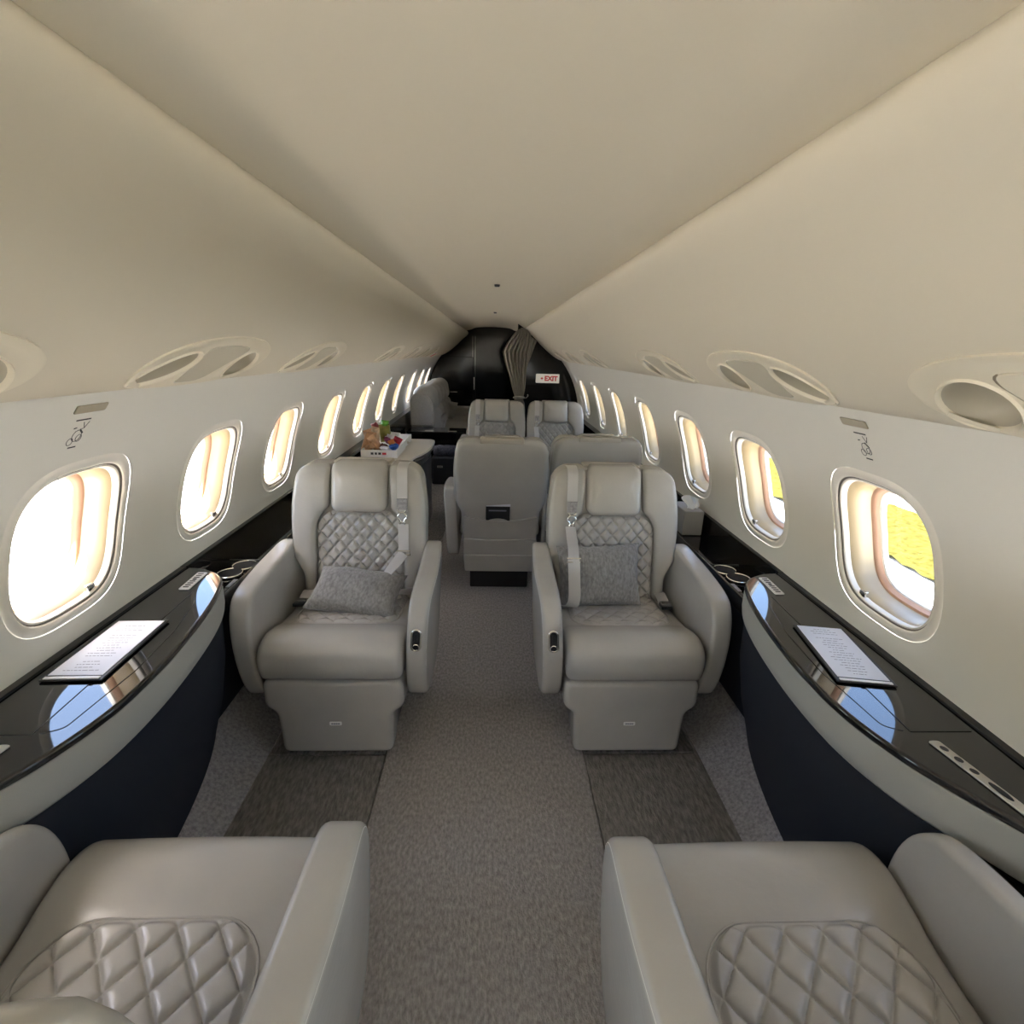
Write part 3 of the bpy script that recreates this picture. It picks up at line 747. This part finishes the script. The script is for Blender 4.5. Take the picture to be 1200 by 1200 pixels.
# scatter cushions on the front seats
def pillow_mesh(hw, hh, th, sag=0, seed=0):
    def f(u, v, sg):
        a, b = 2*u-1, 2*v-1
        k = (1-abs(a)**3.2)**.55*(1-abs(b)**3.2)**.55
        px = hw*a*(1-.07*(1-b*b)*abs(a)); pz = hh*b*(1-.07*(1-a*a)*abs(b))
        w = .012*mnoise.noise(Vector((a*2+seed, b*2, sg)))*k
        return (px, sg*th*k+w+sag*(a*a), pz)
    A = grid(lambda u, v: f(u, v, 1), 28, 22); B = grid(lambda u, v: f(u, v, -1), 28, 22)
    return join(A, B)
p = mk('cushion', *pillow_mesh(.185, .115, .055, 0, 3), 'chenille'); p.location = (-.545, 1.935, .535); p.rotation_euler = (radians(-66), radians(4), radians(-6))
tag(p, 'grey chenille cushion lying flat on the seat with the twisted belt', 'cushion', 'grey chenille cushions')
p = mk('cushion', *pillow_mesh(.180, .135, .05, 0, 8), 'chenille'); p.location = (.467, 1.985, .592); p.rotation_euler = (radians(-17), radians(-2), radians(3))
tag(p, 'grey chenille cushion standing upright behind a hanging seat belt', 'cushion', 'grey chenille cushions')

# booklet in the pocket of the seat seen from behind
bkl = thing('booklet', 'dark booklet with pale picture sticking out of the seat-back pocket', 'booklet', (.046, 2.938, .475))
def bkf(x, y, z): return (x, y+(.165*-1)*z, z)
mk('cover', *xf(box(-.072, .072, -.006, .0, 0, .135, .001), bkf), 'blackl', bkl)
mk('page', *xf(prism([(-.072, .06), (.074, .06), (.074, .150), (-.070, .138)], .0, .002, 0, 1, 'y'), bkf), 'paper', bkl)
mk('cover_picture', *xf(prism([(.066*cos(a), .032+.025*sin(a)) for a in [pi*k/12 for k in range(13)]], -.0068, -.0062, 0, 1, 'y'), bkf), 'band', bkl)
mk('cover_title', *xf(box(-.055, .05, -.0068, -.0062, .105, .113, .0002, 1), bkf), 'ink', bkl)

# ------------------------------------------------------------------ far end of the cabin
# right-hand bulkhead with the exit sign
mk('wall_bulkhead', *prism([(.30, 0), (1.1, 0), (1.1, .8), (1.06, 1.1), (.90, 1.40), (.66, 1.52), (.43, 1.72), (.30, 1.80)], 6.50, 6.54, .002, 2, 'y'), 'glossb', kind='structure')
def text_mesh(txt, size, name, m, parent, fn):
    cu = bpy.data.curves.new('txt', 'FONT'); cu.body = txt; cu.size = size; cu.align_x = 'CENTER'; cu.align_y = 'CENTER'; cu.extrude = .001; cu.offset = .0035
    ob = bpy.data.objects.new('txt', cu); C.objects.link(ob)
    dg = bpy.context.evaluated_depsgraph_get(); me = bpy.data.meshes.new_from_object(ob.evaluated_get(dg))
    V = [fn(*v.co) for v in me.vertices]; F = [tuple(p.vertices) for p in me.polygons]
    bpy.data.objects.remove(ob); bpy.data.curves.remove(cu); bpy.data.meshes.remove(me)
    return mk(name, V, F, m, parent, smooth=False)
es = thing('exit_sign', 'white exit sign with red letters on the black bulkhead', 'sign', (.681, 6.497, 1.176))
mk('sign_plate', *prism(rrect(.145, .054, .008, 3), -.012, 0, .003, 2, 'y'), 'exitw', es)
text_mesh('EXIT', .078, 'lettering', 'exitr', es, lambda x, y, z: (.042+x, -.0125-z, y-.002))
mk('arrow', *prism([(-.088, .0), (-.066, .018), (-.066, -.018)], -.0135, -.012, 0, 1, 'y'), 'exitr', es)
mk('arrow_shaft', *prism([(-.068, -.006), (-.056, -.006), (-.056, .006), (-.068, .006)], -.0135, -.012, 0, 1, 'y'), 'exitr', es)
# small red sign on the couch-side panel
rs = thing('panel_sign', 'small red and white sign on the cream panel above the couch', 'sign', (0, 0, 0))
mp = lambda a, b, d: panel(-1, 6.95+a, .10+b, d)
mk('sign_plate', *prism(rrect(.16, .055, .006, 3), .002, .012, .002, 2, mp), 'traym', rs)
mk('red_face', *prism(rrect(.085, .040, .004, 3), .0125, .0135, 0, 1, mp), 'exitr', rs)

# gathered curtain at the edge of the exit bulkhead
CT = [(1.752, .335, .355), (1.735, .300, .410), (1.68, .245, .450), (1.58, .165, .445), (1.48, .110, .425), (1.38, .135, .420), (1.20, .200, .405), (1.05, .245, .398), (.955, .278, .382), (.93, .282, .380), (.88, .262, .40), (.6, .235, .42), (.1, .225, .43)]
def cur(u, v):
    z = 1.752-(1.752-.1)*v
    tabL = sorted((a, b) for a, b, c in CT); tabR = sorted((a, c) for a, b, c in CT)
    l, r = lerp_tab(tabL, z), lerp_tab(tabR, z); w = r-l
    x = l+w*u
    amp = .020+.03*min(1, w/.3)
    d = amp*sin(u*2*pi*7+.6*sin(z*3))*(.35+.65*min(1, .12/w*2))+.02*sin(u*9+z*2)
    d -= .045*cos((u-.62)*pi)
    return (x, 6.40+d, z)
ct = thing('curtain', 'taupe gathered curtain tied at mid height beside the exit bulkhead', 'curtain', (.33, 6.4, 0))
mk('cloth', *xf(grid(cur, 110, 60), lambda x, y, z: (x-.33, y-6.4, z)), 'curtain', ct, angle=80)
mk('side_drape', *xf(grid(lambda u, v: (.40+.13*u*(1-v)+.0*v, 6.455+.008*sin(u*20), 1.70-.09*u-(.55*v)*(1-.35*u)), 24, 14), lambda x, y, z: (x-.33, y-6.4, z)), 'curtain', ct, angle=80)
mk('tieback', *xf(tube([(.33+.062*cos(a), 6.40+.085*sin(a), .945-.012*sin(a)) for a in [2*pi*k/24 for k in range(24)]], .012, 8, True), lambda x, y, z: (x-.33, y-6.4, z)), 'curtain', ct)
mk('tie_hook', *xf(tube(catmull([(.395, 6.37, .945), (.42, 6.34, .95), (.435, 6.34, .975), (.43, 6.34, .99)], 4), .006, 6), lambda x, y, z: (x-.33, y-6.4, z)), 'chrome', ct)

# far black partition: cabinet front and door posts
dp = thing('partition_door', 'dark lacquer door with polished edge strips in the far partition', 'door', (-.08, 8.86, 0))
mk('door_leaf', *box(-.20, .42, -.012, .02, .02, 1.72, .004), 'glossb', dp)
for x in (-.205, -.245): mk('edge_strip', *box(x-.012, x+.012, -.03, .0, .02, 1.70, .004), 'gloss', dp)
mk('latch', *box(-.23, -.215, -.036, -.028, .85, 1.05, .002), 'chrome', dp)
cb = thing('tall_cabinet', 'tall black lacquer cabinet front beside the couch', 'cabinet', (-.68, 8.80, 0))
mk('door', *box(-.24, .36, -.012, .08, .03, .84, .004), 'glossb', cb)
mk('door', *box(-.17, .36, -.012, .08, .85, 1.37, .004), 'glossb', cb)
mk('pull', *box(-.02, .10, -.022, -.012, .80, .812, .003), 'chrome', cb)

# beige table let into the couch-side wall, with trays of snacks
tb = thing('wall_table', 'beige topped table with curved dark front along the couch-side wall', 'table', (-.8, 3.9, 0))
TO = catmull([(-.60, 3.02), (-.600, 3.30), (-.597, 3.60), (-.585, 3.86), (-.545, 4.02), (-.512, 4.20), (-.502, 4.45), (-.512, 4.64), (-.55, 4.70)], 4)
tp = TO+[(-.98, 4.70), (-.98, 3.02)]
tl = lambda p: [(a+.8, b-3.9) for a, b in p]
mk('table_top', *prism(tl(tp), .682, .700, .005, 3, 'z'), 'tabletop', tb)
mk('edge_band', *prism(tl([(a-.003, b) for a, b in TO]+tp[-2:]), .655, .682, .002, 2, 'z'), 'gloss', tb)
mk('front_panel', *prism(tl([(a-.035, b) for a, b in TO]+tp[-2:]), .02, .655, .004, 2, 'z'), 'satin', tb)
mk('panel_groove', *tube([(a-.034+.8, b-3.9, .60) for a, b in TO], .003, 6), 'gloss', tb)
def tray(label, x0, x1, y0, y1, z):
    t = thing('snack_tray', label, 'tray', ((x0+x1)/2, (y0+y1)/2, z)); hx, hy = (x1-x0)/2, (y1-y0)/2
    mk('tray_base', *box(-hx, hx, -hy, hy, 0, .008, .003), 'traym', t)
    for a in ((-hx, hx, -hy, -hy+.012), (-hx, hx, hy-.012, hy), (-hx, -hx+.012, -hy+.012, hy-.012), (hx-.012, hx, -hy+.012, hy-.012)):
        mk('tray_side', *box(*a, .008, .058, .003), 'traym', t)
    return t
t1 = tray('white snack tray heaped with packets on the beige table', -.975, -.705, 3.82, 4.20, .701)
for i, (x, w) in enumerate(((-.05, .02), (-.022, .016), (.006, .02), (.04, .03))):
    mk('printed_mark', *box(x-w/2, x+w/2, -.1912, -.190, .024, .040, .0004, 1), 'inkd' if i < 3 else 'red', t1)
tray('white tray with low contents behind the heaped snack tray', -.985, -.715, 4.235, 4.60, .701)
PK = {}
def col(name, c, r=.35):
    if name not in PK: PK[name] = mat(name, c, r, var=.25, vscale=25)
    return PK[name]
def packet(label, loc, rot, size, m, seed, cat='snack', name='snack_packet'):
    hw, hh, th = size; th *= 1.5
    def f(u, v, s):
        a, b = 2*u-1, 2*v-1; k = max(0, (1-a**4)*(1-b**4))**.5
        n = mnoise.noise(Vector((a*2.2+seed, b*2.2, s*2)))*.35+mnoise.noise(Vector((a*6, b*6+seed, s)))*.12
        fl = 1-.06*abs(sin(b*9+seed))*(abs(a) > .85)
        return (hw*a*fl, s*th*k*(1+n*1.4), hh*b)
    o = thing(name, label, cat, loc); o.rotation_euler = rot
    mk('wrapper', *join(grid(lambda u, v: f(u, v, 1), 14, 14), grid(lambda u, v: f(u, v, -1), 14, 14)), m, o, angle=70)
    for s in (-1, 1): mk('crimp', *xf(box(-hw*.97, hw*.97, -.0016, .0016, s*hh-.006, s*hh+.006, .001, 1), lambda x, y, z: (x, y+.0015*sin(x*400), z)), m, o)
    return o
tan_, grn, olv, redc, blu, wht, brn = col('tan wrapper', (.62, .36, .20), .5), col('green wrapper', (.12, .38, .05)), col('olive wrapper', (.30, .28, .06)), col('red wrapper', (.55, .03, .05)), col('blue wrapper', (.04, .14, .55)), col('white wrapper', (.75, .75, .78)), col('brown wrapper', (.16, .05, .03))
P_ = [('upright tan snack packet leaning at the tray corner by the window wall', (-.935, 3.92, .80), (.35, .3, .2), (.042, .09, .018), tan_),
      ('tan snack packet tilted across the front of the heaped tray', (-.875, 3.885, .79), (.45, -.45, .1), (.036, .085, .016), tan_),
      ('pale tan snack bar standing behind the tilted tan packet', (-.90, 4.0, .83), (.2, .15, -.2), (.034, .075, .016), col('cream wrapper', (.72, .55, .38), .5)),
      ('small dark red packet on top of the snack heap', (-.905, 4.03, .905), (.5, 1.2, 0), (.03, .025, .014), col('dark red wrapper', (.28, .03, .04))),
      ('green and olive snack bag standing upright in the heaped tray', (-.835, 4.06, .85), (.15, -.1, .15), (.045, .065, .028), olv),
      ('bright green topped packet above the olive bag', (-.835, 4.07, .915), (.2, .1, .1), (.03, .028, .02), grn),
      ('dark brown snack bar lying between tan and white packets', (-.835, 3.91, .765), (1.2, .2, .6), (.03, .055, .014), brn),
      ('white snack packet leaning in the middle of the heaped tray', (-.785, 4.05, .80), (.6, .2, -.3), (.05, .05, .018), wht),
      ('white and blue packet at the open corner of the heaped tray', (-.745, 3.90, .765), (1.1, -.2, .4), (.038, .055, .014), blu),
      ('red snack packet behind the blue packet', (-.742, 4.02, .79), (.6, .5, .2), (.034, .045, .016), redc),
      ('clear white wrapper lying flat near the blue packet', (-.79, 3.88, .76), (1.35, .1, -.3), (.04, .05, .012), wht),
      ('orange snack packet between the red and white packets', (-.765, 3.97, .785), (.8, -.4, .1), (.026, .04, .014), col('orange wrapper', (.7, .22, .05)))]
P_ += [('second tan snack packet leaning against the tray side by the wall', (-.955, 4.04, .80), (.2, -.25, .5), (.036, .08, .016), tan_),
       ('small tan snack bar lying on the pile front', (-.915, 3.865, .775), (1.0, .9, .2), (.022, .06, .012), tan_),
       ('silver white wrapper behind the red packet', (-.775, 4.13, .80), (.4, .1, .1), (.045, .05, .016), wht),
       ('small purple red packet lying beside the olive bag', (-.80, 4.0, .80), (.9, .3, -.5), (.028, .035, .013), col('plum wrapper', (.25, .04, .12)))]
for i, a in enumerate(P_): packet(*a, i*3.1)
for i, (lb, x, y, m, sz) in enumerate((('blue packet lying in the low tray beside the window wall', -.93, 4.33, blu, (.035, .03, .012)), ('white flat packet lying in the low tray', -.86, 4.38, wht, (.05, .07, .010)), ('brown edged white packet in the low tray near the table front', -.77, 4.42, col('buff wrapper', (.6, .5, .4)), (.035, .08, .010)))):
    packet(lb, (x, y, .722), (pi/2, 0, .3*i), sz, m, 40+i)

# bag with a rolled blanket, standing in front of a black sideboard
sb = thing('black_sideboard', 'low black lacquer sideboard in front of the couch end', 'sideboard', (-.68, 6.17, 0))
mk('carcass', *box(-.30, .37, -.17, .17, .0, .545, .004), 'glossb', sb)
mk('sideboard_top', *box(-.305, .375, -.175, .175, .545, .565, .004), 'gloss', sb)
for x in (-.05, .22): mk('inlaid_handle', *box(x-.05, x+.05, -.12, -.09, .565, .569, .001), 'nickel', sb)
bg_ = thing('storage_bag', 'charcoal felt storage bag with small metal tag beside the beige table', 'bag', (-.525, 5.84, 0))
mk('bag_body', *prism(rrect(.150, .10, .03, 5), .002, .315, .015, 3, lambda a, b, d: (a*(1+.03*sin(d*9)), b*(1+.05*sin(d*7)), d)), 'bagm', bg_)
mk('metal_tag', *box(-.085, -.025, -.106, -.1, .20, .222, .001), 'nickel', bg_)
mk('tag_slot', *box(-.078, -.032, -.1075, -.105, .206, .216, .0005, 1), 'bagm', bg_)
rb = mk('rolled_blanket', *xf(grid(lambda u, v: ((2*u-1)*.135, (.062+.006*sin(u*14)+.010*mnoise.noise(Vector((u*5, v*6, 2))))*cos(v*2*pi)*(1-.25*abs(2*u-1)**6), (.062+.010*mnoise.noise(Vector((u*5, v*6, 7))))*sin(v*2*pi)*(1-.25*abs(2*u-1)**6)), 36, 28), lambda x, y, z: (x-.525, y+5.84, z+.382)), 'blanket')
tag(rb, 'blue grey knitted blanket rolled up on top of the charcoal bag', 'blanket')

# couch along the wall
so = thing('couch', 'pale grey fabric couch with tufted back cushions along the window wall', 'couch', (-.7, 7.4, 0))
sl = lambda vf: xf(vf, lambda x, y, z: (x+.7, y-7.4, z))
mk('couch_base', *sl(box(-.98, -.33, 6.42, 8.62, .04, .33, .01)), 'sofa', so)
for k in range(3):
    a = 6.50+k*.66
    mk('seat_cushion', *sl(box(-.80, -.30, a, a+.65, .33, .46, .035, 4)), 'sofa', so)
def puff(cx, cy, cz, hx, hy, hz, tilt, seed):
    def f(u, v):
        th, ph = 2*pi*u, pi*(v-.5)
        def sp(c, e): return (1 if c > 0 else -1)*abs(c)**e
        x, y, z = sp(cos(ph), .75)*sp(cos(th), .75)*hx, sp(cos(ph), .75)*sp(sin(th), .75)*hy, sp(sin(ph), .75)*hz
        n = 1+.10*mnoise.noise(Vector((x*9+seed, y*9, z*9)))
        x, y, z = x*n, y*n, z*n
        y += .25*z*(1 if seed % 2 else -1)
        return (cx+x*cos(tilt)+z*sin(tilt), cy+y, cz-x*sin(tilt)+z*cos(tilt))
    return grid(f, 28, 18)
for k in range(5):
    yc = 6.68+k*.40
    mk('back_cushion', *sl(puff(-.83, yc, .885, .15, .225, .165, -.15, k*2)), 'sofa', so, angle=80)
    mk('back_cushion', *sl(puff(-.77, yc+.03, .62, .13, .225, .165, -.1, k*2+1)), 'sofa', so, angle=80)
mk('back_frame', *sl(box(-1.0, -.86, 6.44, 8.6, .30, .90, .03, 4)), 'sofa', so)
mk('end_panel', *sl(prism(round_poly([(-1.0, .57), (-.72, .57), (-.72, .82), (-.79, .96), (-.95, .96), (-1.0, .9)], [.02, .03, .06, .10, .06, .05], 6), 6.39, 6.50, .025, 4, 'y')), 'sofa', so)
mk('far_arm', *sl(box(-.82, -.33, 8.47, 8.62, .30, .60, .03, 4)), 'sofa', so)
for (lb, x, y, z, r, sz) in (('grey round edged cushion at the far end of the couch', -.66, 8.0, .60, (.2, .25, .9), (.15, .14, .055)), ('pale pink grey cushion leaning at the near end of the couch', -.66, 6.72, .57, (.35, -.2, 1.2), (.13, .12, .05))):
    p = mk('throw_pillow', *pillow_mesh(*sz, 0, x), 'sofa'); p.location = (x, y, z); p.rotation_euler = r
    tag(p, lb, 'pillow')

# leather box with tissues on the ledge behind the seat
tbx = thing('tissue_box', 'grey leather box with a white tissue on the black ledge', 'tissue box', (.998, 2.44, .6465), .0)
mk('box_body', *box(-.05, .05, -.09, .09, 0, .125, .006, 3), 'greybox', tbx)
mk('tissue', *xf(grid(lambda u, v: ((u-.5)*.05*(1+.8*v)+.01*sin(v*5), (v-.5)*.01+.012*sin(u*9), .12+.075*v*(1-.5*abs(u-.4))), 12, 8), lambda x, y, z: (x, y-.04, z)), 'tissue', tbx)
